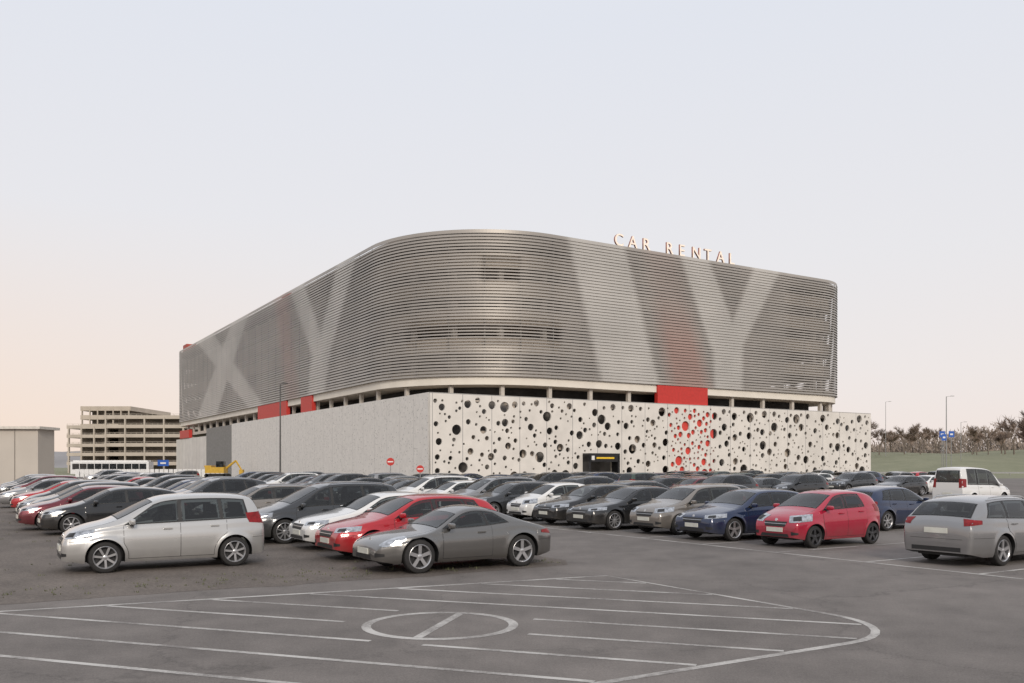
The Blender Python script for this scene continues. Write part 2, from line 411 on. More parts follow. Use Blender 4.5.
    if key!='coupe':
        g=G(); g.add(*quad(-hw*.46,hw*.46,zh-.08,zh+.05,True,.004,tap=.15),0)
        g.add(*quad(-hw*.44,hw*.44,zh-.015,zh-.003,True,.011,nv=1),1)
        parts.append(('grille',(g,[2,8])))
    iw=.52 if key!='coupe' else .40
    g=G(); g.add(*quad(-hw*iw,hw*iw,.28,.36,True,.004,tap=-.10),0); parts.append(('bumper_intake',(g,[2])))
    g=G(); g.add(*quad(-hw*.62,hw*.62,.31,.40,False,.004),0); parts.append(('rear_valance',(g,[2])))
    g=G(); g.add(*quad(-hw*.66,hw*.66,.565,.572,False,.003,nv=1),0); parts.append(('tailgate_seam',(g,[2])))
    for front,z in ((True,zh-.16 if key!='coupe' else .43),(False,.66 if key not in('estate','sedan','hatch') else .74)):
        p=cast((0 if front else L,0,z),(1,0,0) if front else (-1,0,0),0); g=G()
        sgn=-1 if front else 1
        g.box(min(p.x,p.x+sgn*.02),max(p.x,p.x+sgn*.02),-.26,.26,z-.056,z+.056,0)
        parts.append(('number_plate',(g,[7])))
    p=cast((0,0,zh+.09),(1,0,0),.0); g=G(); g.cyl(p,p+Vector((-.012,0,.003)),.042,.04,14); parts.append(('badge',(g,[8])))
    return parts,L,hw
def wheel_parts(r,spokes=5):
    n=32
    def lathe(pr,closed=False):
        v=[];f=[]
        for (rad,y) in pr:
            for i in range(n):
                t=2*math.pi*i/n; v.append((rad*math.cos(t),y,rad*math.sin(t)))
        for k in range(len(pr)-1):
            for i in range(n):
                j=(i+1)%n; f.append((k*n+i,k*n+j,(k+1)*n+j,(k+1)*n+i))
        return v,f
    ty=G(); ty.add(*lathe([(r*.70,-.085),(r*.73,-.10),(r*.92,-.10),(r*.985,-.085),(r,-.06),(r,.06),(r*.985,.085),(r*.92,.10),(r*.66,.085)]))
    ri=G(); ri.add(*lathe([(r*.74,-.098),(r*.71,-.103),(r*.66,-.085),(r*.64,-.03),(r*.64,.02)]),0)
    ri.add(*lathe([(r*.64,-.012),(.005,-.012)]),1)  # black disc behind the spokes stands in for shade around the brake
    ri.add(*lathe([(r*.17,-.03),(r*.17,-.078),(r*.10,-.088),(.003,-.09)]),0)
    for k in range(spokes):
        t=2*math.pi*k/spokes+.3
        dx,dz=math.cos(t),math.sin(t); px,pz=-dz,dx
        v=[]
        for rad,wd,y in ((r*.10,.032 if spokes<7 else .02,-.082),(r*.67,.036 if spokes<7 else (.022 if spokes==7 else .014),-.088)):
            for sgn in(-1,1):
                for yy in (y,y+.03): v.append((dx*rad+px*wd*sgn,yy,dz*rad+pz*wd*sgn))
        f=[(0,2,6,4),(0,4,5,1),(2,3,7,6),(1,5,7,3),(0,1,3,2),(4,6,7,5)]
        ri.add(v,f,0)
    return ty,ri
TYPES={}
for k,sp in SPEC.items():
    parts,L,hw=make_type(k,sp)
    sep=[];join=G()
    for nm,gg in parts:
        if nm=='body': g,ms=gg,list(range(len(MATS)))
        else: g,ms=gg
        me=mkmesh(k+'_'+nm,g.v,g.f,g.m,[MATS[i] for i in ms],True,35)
        sep.append((nm,me,0 in ms))
        join.add(g.v,g.f,[ms[i] for i in g.m] if nm!='body' else g.m)
    wp={}
    for spk in (5,7,10):
        ty,ri=wheel_parts(sp['r'],spk)
        wp[spk]=(mkmesh('tyre_mesh',ty.v,ty.f,None,[M_rub],True,50),mkmesh('rim_mesh',ri.v,ri.f,ri.m,[M_rim,M_trim],True,30),
                 mkmesh('rim_mesh_dark',ri.v,ri.f,ri.m,[M_rimd,M_trim],True,30))
        if spk==7:
            for xw in(sp['xf'],sp['xr']):
                for s in(1,-1):
                    for g,mm in((ty,[3]),(ri,[4,2])):
                        vv=[(xw+x*(-s),s*(hw-.125)-s*y,sp['r']+z) for x,y,z in g.v] if s==1 else [(xw+x,-(hw-.125)+y,sp['r']+z) for x,y,z in g.v]
                        join.add(vv,g.f,[mm[i] for i in g.m])
    jm=mkmesh(k+'_whole',join.v,join.f,join.m,MATS,True,35)
    TYPES[k]=dict(sep=sep,join=jm,wp=wp,sp=sp,hw=hw)
GROUP='cars parked in rows on the open lot'
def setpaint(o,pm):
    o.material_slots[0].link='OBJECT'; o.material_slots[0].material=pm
def place_car(al,be,typ,col,flip=False,rot=0,near=True,spk=5,dark=False,note='parked in a row'):
    t=TYPES[typ];sp=t['sp']; ang=ANG+(math.pi if flip else 0)+math.radians(rot)
    x,y,_=W(al,be); c,s=math.cos(ang),math.sin(ang); L=sp['L']
    loc=(x-c*L/2,y-s*L/2,0)
    lab=f"{col} {sp['kind']} {note}"
    if near:
        e=obj('parked_car',None,None,loc,ang,label=lab,category='car',group=GROUP)
        lastdoor=None
        for nm,me,hp in t['sep']:
            par=e
            if nm=='handle' and lastdoor: par=lastdoor
            o=obj(nm,me,par)
            if nm=='door': lastdoor=o
            if hp: setpaint(o,PAINT[col])
        ty,ri,rd=t['wp'][spk]
        for xw in(sp['xf'],sp['xr']):
            for sd in(1,-1):
                we=obj('wheel',None,e,(xw,sd*(t['hw']-.125),sp['r']),math.pi if sd==1 else 0)
                obj('tyre',ty,we); obj('rim',rd if dark else ri,we)
    else:
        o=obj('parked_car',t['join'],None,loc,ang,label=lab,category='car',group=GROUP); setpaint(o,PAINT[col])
    return
NT=[0]
def car(al,be,typ,col,flip=False,**k):
    x,y,_=W(al,be)
    near=y<48; NT[0]+=1
    k.setdefault('spk',random.choice([5,7,10])); k.setdefault('rot',random.uniform(-1,1))
    k.setdefault('dark',random.random()<.25)
    place_car(al+random.uniform(-.3,.3)*(0 if 'fix' in k else 1),be,typ,col,flip,near=near,**{a:b for a,b in k.items() if a!='fix'})
car(3.45,19.7,'small_hatch','silver',fix=1,rot=-1,spk=7,dark=False,note='standing alone at the lot edge')
car(8.68,16.5,'coupe','gunmetal',fix=1,rot=0,spk=5,dark=False,note='beside painted hatching')
car(8.9,19.1,'hatch','red',fix=1,spk=5,dark=False,note='beside the grey sports coupe')
car(9.3,21.8,'sedan','white',fix=1,note='between red hatchback and people carrier')
car(8.6,24.4,'mpv','dark grey',fix=1,spk=10,note='parked next to a white saloon')
car(3.9,30.6,'hatch','black',fix=1,note='parked next to a maroon hatchback')
car(3.7,33.3,'hatch','maroon')
car(19.75,11.3,'estate','dark silver',True,fix=1,spk=5,dark=False,note='parked nose in with its tailgate showing')
car(19.5,16.0,'tiny','crimson',fix=1,spk=5,dark=True,note='at the near end of its row')
car(19.5,18.6,'hatch','dark blue',fix=1,spk=5,dark=False)
car(19.6,21.1,'small_hatch','beige grey',fix=1,spk=7,dark=False)
car(19.4,23.7,'sedan','black',fix=1)
car(19.5,26.2,'hatch','black',fix=1)
car(19.5,28.8,'tiny','white',fix=1)
car(19.5,31.3,'estate','dark grey')
car(26.6,18.9,'hatch','dark blue',True,fix=1)
car(25.4,25.0,'sedan','grey',True)
car(25.4,30.2,'estate','dark grey',True)
car(46.0,27.6,'van','white',True,fix=1,note='parked nose in with tailgate showing')
car(61,40.2,'sedan','white',fix=1,note='standing beyond the white van')
car(56,39,'hatch','black'); car(43,37,'suv','black')
car(57,44,'suv','dark grey'); car(57,47,'hatch','grey',True)
cols=['black']*8+['dark grey']*7+['grey']*4+['dark silver']*2+['silver','white']+['dark blue']*3+['red','maroon','beige grey','green']
typs=['hatch']*6+['sedan']*4+['suv']*4+['estate']*3+['mpv']*2+['small_hatch']*2+['tiny']
def row(al,b0,b1,occ,fl):
    b=b0
    while b<b1:
        if random.random()<occ: car(al,b+random.uniform(-.12,.12),random.choice(typs),random.choice(cols),fl)
        b+=2.6
row(3.7,35.9,78,.78,False)
row(8.7,31.5,80,.72,False)
row(19.5,33.9,77,.92,False)
row(25.0,32.8,77,.75,True)
row(36,36,76,.65,False)
row(41.3,38,76,.6,True)
row(52.5,46,76,.65,False)
row(57.8,50,76,.7,True)
row(69,52,76,.55,False)
row(74.3,54,76,.55,True)
row(86,60,76,.6,False); row(97,62,76,.5,True)
row(-1.8,66,110,.5,True)
row(14,84,130,.5,False); row(24,92,130,.4,False)
print('cars',NT[0])
# ------------------------------------------------------------ ground materials
def ground_mat(name,c0,c1,fine=60,crack=True,bump=.25,fa=.8,span=.42):
    m,nt,b=newmat(name); tc=N(nt,'ShaderNodeTexCoord')
    n1=N(nt,'ShaderNodeTexNoise');n1.inputs['Scale'].default_value=.16;n1.inputs['Detail'].default_value=8;n1.inputs['Roughness'].default_value=.65
    n2=N(nt,'ShaderNodeTexNoise');n2.inputs['Scale'].default_value=fine;n2.inputs['Detail'].default_value=3;n2.inputs['Roughness'].default_value=.8
    n3=N(nt,'ShaderNodeTexNoise');n3.inputs['Scale'].default_value=1.3;n3.inputs['Detail'].default_value=9;n3.inputs['Roughness'].default_value=.7
    for n in(n1,n2,n3): nt.links.new(tc.outputs['Object'],n.inputs['Vector'])
    a=N(nt,'ShaderNodeMath',operation='MULTIPLY_ADD'); nt.links.new(n2.outputs['Fac'],a.inputs[0]); a.inputs[1].default_value=fa
    nt.links.new(n1.outputs['Fac'],a.inputs[2])
    a2=N(nt,'ShaderNodeMath',operation='MULTIPLY_ADD'); nt.links.new(n3.outputs['Fac'],a2.inputs[0]); a2.inputs[1].default_value=.6; nt.links.new(a.outputs[0],a2.inputs[2])
    r=N(nt,'ShaderNodeValToRGB')
    r.color_ramp.elements[0].color=tuple(c0)+(1,); r.color_ramp.elements[1].color=tuple(c1)+(1,)
    mid=(1+fa+.6)/2
    mr=N(nt,'ShaderNodeMapRange'); mr.inputs['From Min'].default_value=mid-span; mr.inputs['From Max'].default_value=mid+span
    nt.links.new(a2.outputs[0],mr.inputs['Value'])
    r.color_ramp.elements[0].position=.05; r.color_ramp.elements[1].position=.95
    nt.links.new(mr.outputs[0],r.inputs['Fac'])
    last=r.outputs['Color']
    if crack:
        vo=N(nt,'ShaderNodeTexVoronoi',feature='DISTANCE_TO_EDGE'); vo.inputs['Scale'].default_value=.16
        dm=N(nt,'ShaderNodeVectorMath',operation='MULTIPLY_ADD')
        nt.links.new(n3.outputs['Color'],dm.inputs[0]); dm.inputs[1].default_value=(1.4,1.4,0); nt.links.new(tc.outputs['Object'],dm.inputs[2])
        nt.links.new(dm.outputs[0],vo.inputs['Vector'])
        lt=N(nt,'ShaderNodeMapRange'); lt.inputs['From Min'].default_value=0; lt.inputs['From Max'].default_value=.005; lt.inputs['To Min'].default_value=.72; lt.inputs['To Max'].default_value=1
        nt.links.new(vo.outputs['Distance'],lt.inputs['Value'])
        vs=N(nt,'ShaderNodeTexVoronoi'); vs.inputs['Scale'].default_value=.55; nt.links.new(dm.outputs[0],vs.inputs['Vector'])
        ls=N(nt,'ShaderNodeMapRange'); ls.inputs['From Min'].default_value=.05; ls.inputs['From Max'].default_value=.25; ls.inputs['To Min'].default_value=.8; ls.inputs['To Max'].default_value=1
        nt.links.new(vs.outputs['Distance'],ls.inputs['Value'])
        mm=N(nt,'ShaderNodeMath',operation='MULTIPLY'); nt.links.new(lt.outputs[0],mm.inputs[0]); nt.links.new(ls.outputs[0],mm.inputs[1])
        sc=N(nt,'ShaderNodeVectorMath',operation='SCALE'); nt.links.new(last,sc.inputs[0]); nt.links.new(mm.outputs[0],sc.inputs['Scale']); last=sc.outputs[0]
    nt.links.new(last,b.inputs['Base Color']); b.inputs['Roughness'].default_value=.85
    bu=N(nt,'ShaderNodeBump'); bu.inputs['Strength'].default_value=bump; bu.inputs['Distance'].default_value=.02
    nt.links.new(n2.outputs['Fac'],bu.inputs['Height']); nt.links.new(bu.outputs[0],b.inputs['Normal'])
    return m
M_asph=ground_mat('asphalt',(.068,.060,.055),(.225,.201,.184),fine=42,bump=.4,fa=.9,span=.42)
M_grav=ground_mat('rough_asphalt_gravel',(.030,.024,.020),(.195,.164,.140),fine=16,crack=False,bump=.8,fa=1.3)
M_grass=ground_mat('dry_grass',(.12,.13,.07),(.24,.235,.15),fine=8,crack=False,bump=.5)
def sheet(name,pts,z,mat,label,cat):
    me=mkmesh(name,[(p[0],p[1],z) for p in pts],[tuple(range(len(pts)))],None,[mat])
    return obj(name,me,None,None,None,kind='structure',label=label,category=cat)
R=3000
sheet('ground',[(-R,-200),(R,-200),(R,R),(-R,R)],-.012,M_grass,'wide flat ground of dry grass around the lot','ground')
sheet('parking_lot',[W(-60,-60)[:2],W(170,-60)[:2],W(170,84)[:2],W(60,84)[:2],W(41,84)[:2],W(41,215)[:2],W(-60,215)[:2]],-.004,M_asph,'grey worn asphalt of the open parking lot','parking lot')
gp=[(-60,15.6)]
rg=random.Random(3)
al=-20
while al<8.3: gp.append((al,15.5-.04*al+rg.uniform(-.12,.12))); al+=.45
for be in np.arange(15.4,82,.8): gp.append((11.4+rg.uniform(-.15,.15)-(.6 if be<15.8 else 0),float(be)))
gp.append((-60,82))
sheet('gravel_strip',[W(a,b)[:2] for a,b in gp],-.001,M_grav,'rough dark gravel surface under the parked cars','gravel')
mp,nt,b=newmat('worn_white_marking')
tc=N(nt,'ShaderNodeTexCoord');no=N(nt,'ShaderNodeTexNoise');no.inputs['Scale'].default_value=14;no.inputs['Detail'].default_value=10;no.inputs['Roughness'].default_value=.85
nt.links.new(tc.outputs['Object'],no.inputs['Vector'])
no2=N(nt,'ShaderNodeTexNoise');no2.inputs['Scale'].default_value=.9;no2.inputs['Detail'].default_value=4;nt.links.new(tc.outputs['Object'],no2.inputs['Vector'])
ad=N(nt,'ShaderNodeMath',operation='ADD');nt.links.new(no.outputs['Fac'],ad.inputs[0]);nt.links.new(no2.outputs['Fac'],ad.inputs[1])
r=N(nt,'ShaderNodeValToRGB');r.color_ramp.elements[0].position=.41;r.color_ramp.elements[1].position=.56
r.color_ramp.elements[0].color=(.17,.155,.145,1);r.color_ramp.elements[1].color=(.48,.465,.44,1)
hf=N(nt,'ShaderNodeMath',operation='MULTIPLY');hf.inputs[1].default_value=.5;nt.links.new(ad.outputs[0],hf.inputs[0])
nt.links.new(hf.outputs[0],r.inputs['Fac']);nt.links.new(r.outputs['Color'],b.inputs['Base Color']);b.inputs['Roughness'].default_value=.8
M_mark=mp
g=G()
def strip(p,q,w=.12):
    p=Vector(p);q=Vector(q);d=(q-p).normalized();n=Vector((-d.y,d.x))*w/2
    g.add([(p+n).to_3d(),(p-n).to_3d(),(q-n).to_3d(),(q+n).to_3d()],[(0,1,2,3)])
def polystrip(P,w=.12,closed=False):
    P=[Vector(p) for p in P]; n=len(P); v=[]
    for i in range(n):
        a=P[i-1] if (i>0 or closed) else P[i]; c=P[(i+1)%n] if (i<n-1 or closed) else P[i]
        d=(c-a).normalized(); nn=Vector((-d.y,d.x))*w/2; v+=[(P[i]+nn).to_3d(),(P[i]-nn).to_3d()]
    f=[(2*i,2*i+1,2*((i+1)%n)+1,2*((i+1)%n)) for i in range(n if closed else n-1)]
    g.add(v,f)
A0,A1=-14,10.4
def topb(al): return 14.75-(al-.36)*.125
bot=6.85
rc=1.5
out=[W(A0,topb(A0))[:2],W(A1,topb(A1))[:2]]
out+= [W(A1,bot+rc)[:2]]
for i in range(1,10):
    t=math.pi/2*i/9; out.append(W(A1-rc+rc*math.cos(t),bot+rc-rc*math.sin(t))[:2])
out.append(W(A0,bot)[:2])
polystrip(out,.11)
hd=Vector((.943,-.333)); hn=Vector((.333,.943)); C=Vector((-.95,11.7))
def inside(p):
    al=p.x*ca+p.y*sa; be=-p.x*sa+p.y*ca
    if not(A0<al<A1-.07 and bot+.07<be<topb(al)-.07): return False
    if al>A1-rc and be<bot+rc and math.hypot(al-(A1-rc),be-(bot+rc))>rc-.07: return False
    return (p-C).length>1.32
for k in range(-8,16):
    nn=7.34+1.05*k; run=None
    for i in range(0,1200):
        t=-16+i*.03; p=hn*nn+hd*t
        if inside(p):
            if run is None: run=p.copy()
            last=p.copy()
        else:
            if run is not None and (last-run).length>.5: strip(run,last,.09)
            run=None
polystrip([C+Vector((.97*math.cos(t),.97*math.sin(t))) for t in [2*math.pi*i/48 for i in range(48)]],.125,True)
strip(C-Vector((.21,.89)),C+Vector((.21,.89)),.12)
obj('hatched_marking',g.mesh('hatched_marking',[M_mark]),None,(0,0,-.001),kind='structure',label='worn white hatched no parking marking with slashed circle',category='road marking')
g=G()
for al0,b0,b1 in((16.7,8.6,78),(28.2,18,78),(33.2,34,78),(44.3,36,78),(49.6,40,78),(61,30,78)):
    strip(W(al0,b0)[:2],W(al0,b1)[:2],.1)
for al0,al1,b0 in((16.76,22.3,9.9),(22.3,28.14,18.2),(33.26,44.24,34.7),(49.66,60.94,31.9)):
    bb=b0
    while bb<78:
        strip(W(al0,bb)[:2],W(al1,bb)[:2],.09); bb+=2.55
obj('bay_marking',g.mesh('bay_marking',[M_mark]),None,(0,0,0),kind='structure',label='worn white parking bay lines on asphalt',category='road marking')
g=G()
for i in range(420):
    al=random.uniform(-8,11.0); be=random.uniform(15.6,17.5) if random.random()<.5 else random.uniform(15.6,40)
    x,y,_=W(al,be)
    for j in range(5):
        t=random.uniform(0,6.28); h=random.uniform(.02,.05); dx,dy=math.cos(t)*.02,math.sin(t)*.02; ox,oy=random.uniform(-.06,.06),random.uniform(-.06,.06)
        g.add([(x+ox-dy*.4,y+oy+dx*.4,0),(x+ox+dy*.4,y+oy-dx*.4,0),(x+ox+dx,y+oy+dy,h)],[(0,1,2)])
M_weed=simple('weed_green',(.10,.11,.05),.8,var=.3)
obj('weeds',g.mesh('weeds',[M_weed]),None,(0,0,.001),kind='stuff',label='small weeds and litter scattered over the gravel',category='weeds')
# ------------------------------------------------------------ main building
BL=obj('car_rental_building',None,None,W(41.6,84.7),ANG,label='large rounded louvre-clad car park above a white perforated wall',category='building')
M_slat,nt,b=newmat('louvre_metal')
at=N(nt,'ShaderNodeAttribute');at.attribute_name='tone'
tc=N(nt,'ShaderNodeTexCoord')
no=N(nt,'ShaderNodeTexNoise');no.inputs['Scale'].default_value=.12;no.inputs['Detail'].default_value=3;nt.links.new(tc.outputs['Object'],no.inputs['Vector'])
mr=N(nt,'ShaderNodeMapRange');mr.inputs['From Min'].default_value=.3;mr.inputs['From Max'].default_value=.7;mr.inputs['To Min'].default_value=.86;mr.inputs['To Max'].default_value=1.12;nt.links.new(no.outputs['Fac'],mr.inputs['Value'])
sc=N(nt,'ShaderNodeVectorMath',operation='SCALE');nt.links.new(at.outputs['Color'],sc.inputs[0]);nt.links.new(mr.outputs[0],sc.inputs['Scale']);nt.links.new(sc.outputs[0],b.inputs['Base Color'])
b.inputs['Roughness'].default_value=.42;b.inputs['Metallic'].default_value=.25
M_conc=simple('concrete_beige',(.50,.44,.38),.85,var=.06,scale=.3)
M_par=simple('parapet_light',(.58,.51,.43),.8,var=.05,scale=.2)
M_ledge=simple('pale_ledge',(.72,.67,.59),.7,var=.06,scale=.5)
M_concd=simple('concrete_dark',(.20,.18,.16),.9,var=.2,scale=.5)  # darker concrete tone for roof deck, sign frame and wall joints
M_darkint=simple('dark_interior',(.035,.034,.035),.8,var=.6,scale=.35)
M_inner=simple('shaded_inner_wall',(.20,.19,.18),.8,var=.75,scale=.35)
M_red=simple('red_panel',(.50,.032,.024),.5,var=.1)
M_colm=simple('column_concrete',(.5,.46,.41),.8)
U1,V1=70.6,135.
RAD=[16.,7.5,4.,3.]
def rpath(ins,step,u0=0,u1=U1,v0=0,v1=V1,rad=RAD):
    P=[]
    def seg(a,b,st):
        n=max(1,int(math.hypot(b[0]-a[0],b[1]-a[1])/st)); nx,ny=(b[1]-a[1]),-(b[0]-a[0]); l=math.hypot(nx,ny)
        for i in range(n):
            t=i/n; P.append((a[0]+(b[0]-a[0])*t,a[1]+(b[1]-a[1])*t,nx/l,ny/l))
    def arc(cx,cy,r,t0,st):
        n=max(4,int(r*1.57/st))
        for i in range(n):
            t=t0+math.pi/2*i/n; P.append((cx+r*math.cos(t),cy+r*math.sin(t),math.cos(t),math.sin(t)))
    a,b_,c,d=[max(.5,q-ins) for q in rad]; x0,x1,y0,y1=u0+ins,u1-ins,v0+ins,v1-ins
    seg((x0,y1-d),(x0,y0+a),step); arc(x0+a,y0+a,a,math.pi,step)
    seg((x0+a,y0),(x1-b_,y0),step); arc(x1-b_,y0+b_,b_,-math.pi/2,step)
    seg((x1,y0+b_),(x1,y1-c),6); arc(x1-c,y1-c,c,0,2)
    seg((x1-c,y1),(x0+d,y1),6); arc(x0+d,y1-d,d,math.pi/2,1)
    return P
ZB,ZT=12.3,28.5
def sq(x,z,a0,a1,b0,b1,zb=10.,zt=30.,soft=.9):
    full=(zb==10. and zt==30.)
    t=(z-12.)/(28.6-12.) if full else (z-max(zb,12))/(min(zt,28.6)-max(zb,12))
    if not full and (t<-.06 or t>1.06): return 0.
    l=b0+(a0-b0)*t; r_=b1+(a1-b1)*t
    return max(0.,min(1.,(min(x-l,r_-x))/soft+.5))
def sm(a,b,x):
    t=max(0.,min(1.,(x-a)/(b-a))); return t*t*(3-2*t)
def bump(x,a,b,s): return sm(a-s,a+s,x)*(1-sm(b-s,b+s,x))
def pat(u,v,z):
    """pale, pink, open"""
    pa=pk=op=0.
    if v<.3 or (v<8 and u>4 and u<20):
        pa=max(sq(u,z,18.,26.5,23.,32),sq(u,z,35.5,40.5,40.5,46.5,18),sq(u,z,48.5,53.5,43.,46.5,18),sq(u,z,41.,46.5,41.5,46.5,12,18))
        pk=.85*sq(u,z,29.5,35,34,40.5,soft=2.5)*(1-.75*sm(16,25,z))
        op=max(.7*bump(u,7.5,12,.5)*bump(z,22.8,26,.3),.75*bump(u,3,17.,.6)*bump(z,15.6,18.9,.3),.22*bump(u,-5,17.5,1.5),.4*bump(u,55,90,1.5))
    elif u<.3:
        pa=max(sq(v,z,72,84,96,114,soft=2),sq(v,z,98,113,62,71,soft=2),sq(v,z,41.5,48,32,38,18,soft=1.5),sq(v,z,21,28,30,36,18,soft=1.5),sq(v,z,30,38,33,40,12,18,soft=1.5))
        pk=.5*sq(v,z,49,56,44,50,soft=3)
        op=.18*(1-sm(16,24,v))
    elif u<16 and v<16:
        op=.22
        op=max(op,.75*bump(u,1.5,30,.6)*bump(z,15.6,18.9,.3)*(1 if v<12 else 0))
    elif u>60: op=.3
    return pa,pk,op*(1-pa)
P=rpath(0,.4); n=len(P)
pitch=.36; rows=int((ZT-ZB)/pitch)
vv=[];ff=[];cc=[]
BASE=(.325,.298,.268);PALE=(.45,.425,.39);PINK=(.34,.215,.18)
for k in range(rows+1):
    z0=ZB+k*pitch; o=len(vv)
    jit=random.uniform(-.010,.010)
    for (u,v,nx,ny) in P:
        pa,pk,op=pat(u,v,z0+.13)
        h=.272+.05*pa+.03*pk-.13*op
        if k==rows: h=.42
        tl=.045+jit
        vv+= [(u+nx*tl,v+ny*tl,z0),(u-nx*.03,v-ny*.03,z0+h),(u-nx*.09,v-ny*.09,z0+h),(u-nx*.03,v-ny*.03,z0)]
        c=[BASE[i]*(1-pa)+PALE[i]*pa for i in range(3)]; c=[c[i]*(1-pk)+PINK[i]*pk for i in range(3)]
        cc+=(c+[1.])*4
    for i in range(n):
        j=(i+1)%n
        for q in range(4):
            r_=(q+1)%4; ff.append((o+i*4+q,o+i*4+r_,o+j*4+r_,o+j*4+q))
gm=G(); gm.v=vv; gm.f=ff; gm.m=[0]*len(ff)
nsl=len(vv)
Pm=rpath(.14,4.0)
for (u,v,nx,ny) in Pm: gm.box(u-.05,u+.05,v-.05,v+.05,ZB,ZT,0)
cc+=[.2,.19,.17,1.]*(len(gm.v)-nsl)
me=gm.mesh('louvre_screen',[M_slat])
at=me.attributes.new('tone','FLOAT_COLOR','POINT');at.data.foreach_set('color',np.array(cc,dtype=np.float32))
obj('louvre_screen',me,BL,label='horizontal grey louvres with broad pale diagonal bands')
def slab(name,ins,z0,z1,mat,par_h=0,rad=RAD,u1=U1,v1=V1,pm=None):
    P=rpath(ins,1.0,u1=u1,v1=v1,rad=rad); n=len(P); g=G()
    v=[(p[0],p[1],z0) for p in P]+[(p[0],p[1],z1) for p in P]
    f=[tuple(range(n-1,-1,-1)),tuple(range(n,2*n))]+[(i,(i+1)%n,n+(i+1)%n,n+i) for i in range(n)]
    g.add(v,f)
    if par_h:
        v=[];
        for p in P:
            v+=[(p[0]-p[2]*.02,p[1]-p[3]*.02,z1-.01),(p[0]-p[2]*.02,p[1]-p[3]*.02,z1+par_h),(p[0]-p[2]*.2,p[1]-p[3]*.2,z1+par_h),(p[0]-p[2]*.2,p[1]-p[3]*.2,z1-.01)]
        f=[]
        for i in range(n):
            j=(i+1)%n
            for q in range(3): f.append((i*4+q,i*4+q+1,j*4+q+1,j*4+q))
        g.add(v,f,1)
    return obj(name,g.mesh(name,[mat,pm or mat]),BL)
slab('floor_slab',.25,11.35,12.2,M_ledge,.8,pm=M_ledge)
for z in(15.3,18.6,21.9,25.1): slab('floor_slab',1.1,z-.2,z+.35,M_par,1.1,pm=M_par)
slab('roof_deck',.5,27.3,27.6,M_concd,1.1,pm=simple('roof_parapet',(.30,.27,.24),.7))
slab('floor_slab',.5,9.0,9.6,M_conc,0)
slab('core_wall',12,.1,27.2,M_conc)
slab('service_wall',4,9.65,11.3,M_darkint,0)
for i,(u,v,nx,ny) in enumerate(rpath(2.2,8.0)):
    if v>120 or u>66: continue
    gg=G(); gg.box(u-.3,u+.3,v-.3,v+.3,12.25,27.2); obj('column',gg.mesh('column',[M_colm]),BL)
for i,(u,v,nx,ny) in enumerate(rpath(.95,5.3)):
    if v>130 or u>69.5: continue
    gg=G(); gg.box(u-.22,u+.22,v-.22,v+.22,9.61,11.34); obj('column',gg.mesh('column',[M_colm]),BL)
M_white,nt,b=newmat('white_precast')
tc=N(nt,'ShaderNodeTexCoord');sx=N(nt,'ShaderNodeSeparateXYZ');cb=N(nt,'ShaderNodeCombineXYZ')
nt.links.new(tc.outputs['Object'],sx.inputs[0])
ad=N(nt,'ShaderNodeMath',operation='ADD');nt.links.new(sx.outputs['X'],ad.inputs[0]);nt.links.new(sx.outputs['Y'],ad.inputs[1])
nt.links.new(ad.outputs[0],cb.inputs['X']);nt.links.new(sx.outputs['Z'],cb.inputs['Y'])
br=N(nt,'ShaderNodeTexBrick');br.inputs['Scale'].default_value=1;br.inputs['Brick Width'].default_value=3.65;br.inputs['Row Height'].default_value=9.9;br.inputs['Mortar Size'].default_value=.04;br.offset=0
br.inputs['Color1'].default_value=(.70,.665,.615,1);br.inputs['Color2'].default_value=(.66,.625,.575,1);br.inputs['Mortar'].default_value=(.32,.31,.30,1)
nt.links.new(cb.outputs[0],br.inputs['Vector'])
no=N(nt,'ShaderNodeTexNoise');no.inputs['Scale'].default_value=.6;no.inputs['Detail'].default_value=7;nt.links.new(tc.outputs['Object'],no.inputs['Vector'])
mr=N(nt,'ShaderNodeMapRange');mr.inputs['From Min'].default_value=.3;mr.inputs['From Max'].default_value=.7;mr.inputs['To Min'].default_value=.9;mr.inputs['To Max'].default_value=1.04
nt.links.new(no.outputs['Fac'],mr.inputs['Value'])
sc=N(nt,'ShaderNodeVectorMath',operation='SCALE');nt.links.new(br.outputs['Color'],sc.inputs[0]);nt.links.new(mr.outputs[0],sc.inputs['Scale']);nt.links.new(sc.outputs[0],b.inputs['Base Color']);b.inputs['Roughness'].default_value=.8
WL=73.;WH=9.95
cu=bpy.data.curves.new('perf','CURVE');cu.dimensions='2D';cu.fill_mode='BOTH';cu.extrude=.11
def spl(pts):
    s=cu.splines.new('POLY');s.points.add(len(pts)-1)
    for q,p in zip(s.points,pts): q.co=(p[0],p[1],0,1)
    s.use_cyclic_u=True
DOOR=(20.2,24.2,3.3)
spl([(0,0),(DOOR[0],0),(DOOR[0],DOOR[2]),(DOOR[1],DOOR[2]),(DOOR[1],0),(WL,0),(WL,WH),(0,WH)])
holes=[]
rs=[random.uniform(.50,.68) for _ in range(32)]+[random.uniform(.34,.50) for _ in range(85)]+[random.uniform(.20,.32) for _ in range(170)]+[random.uniform(.10,.17) for _ in range(290)]
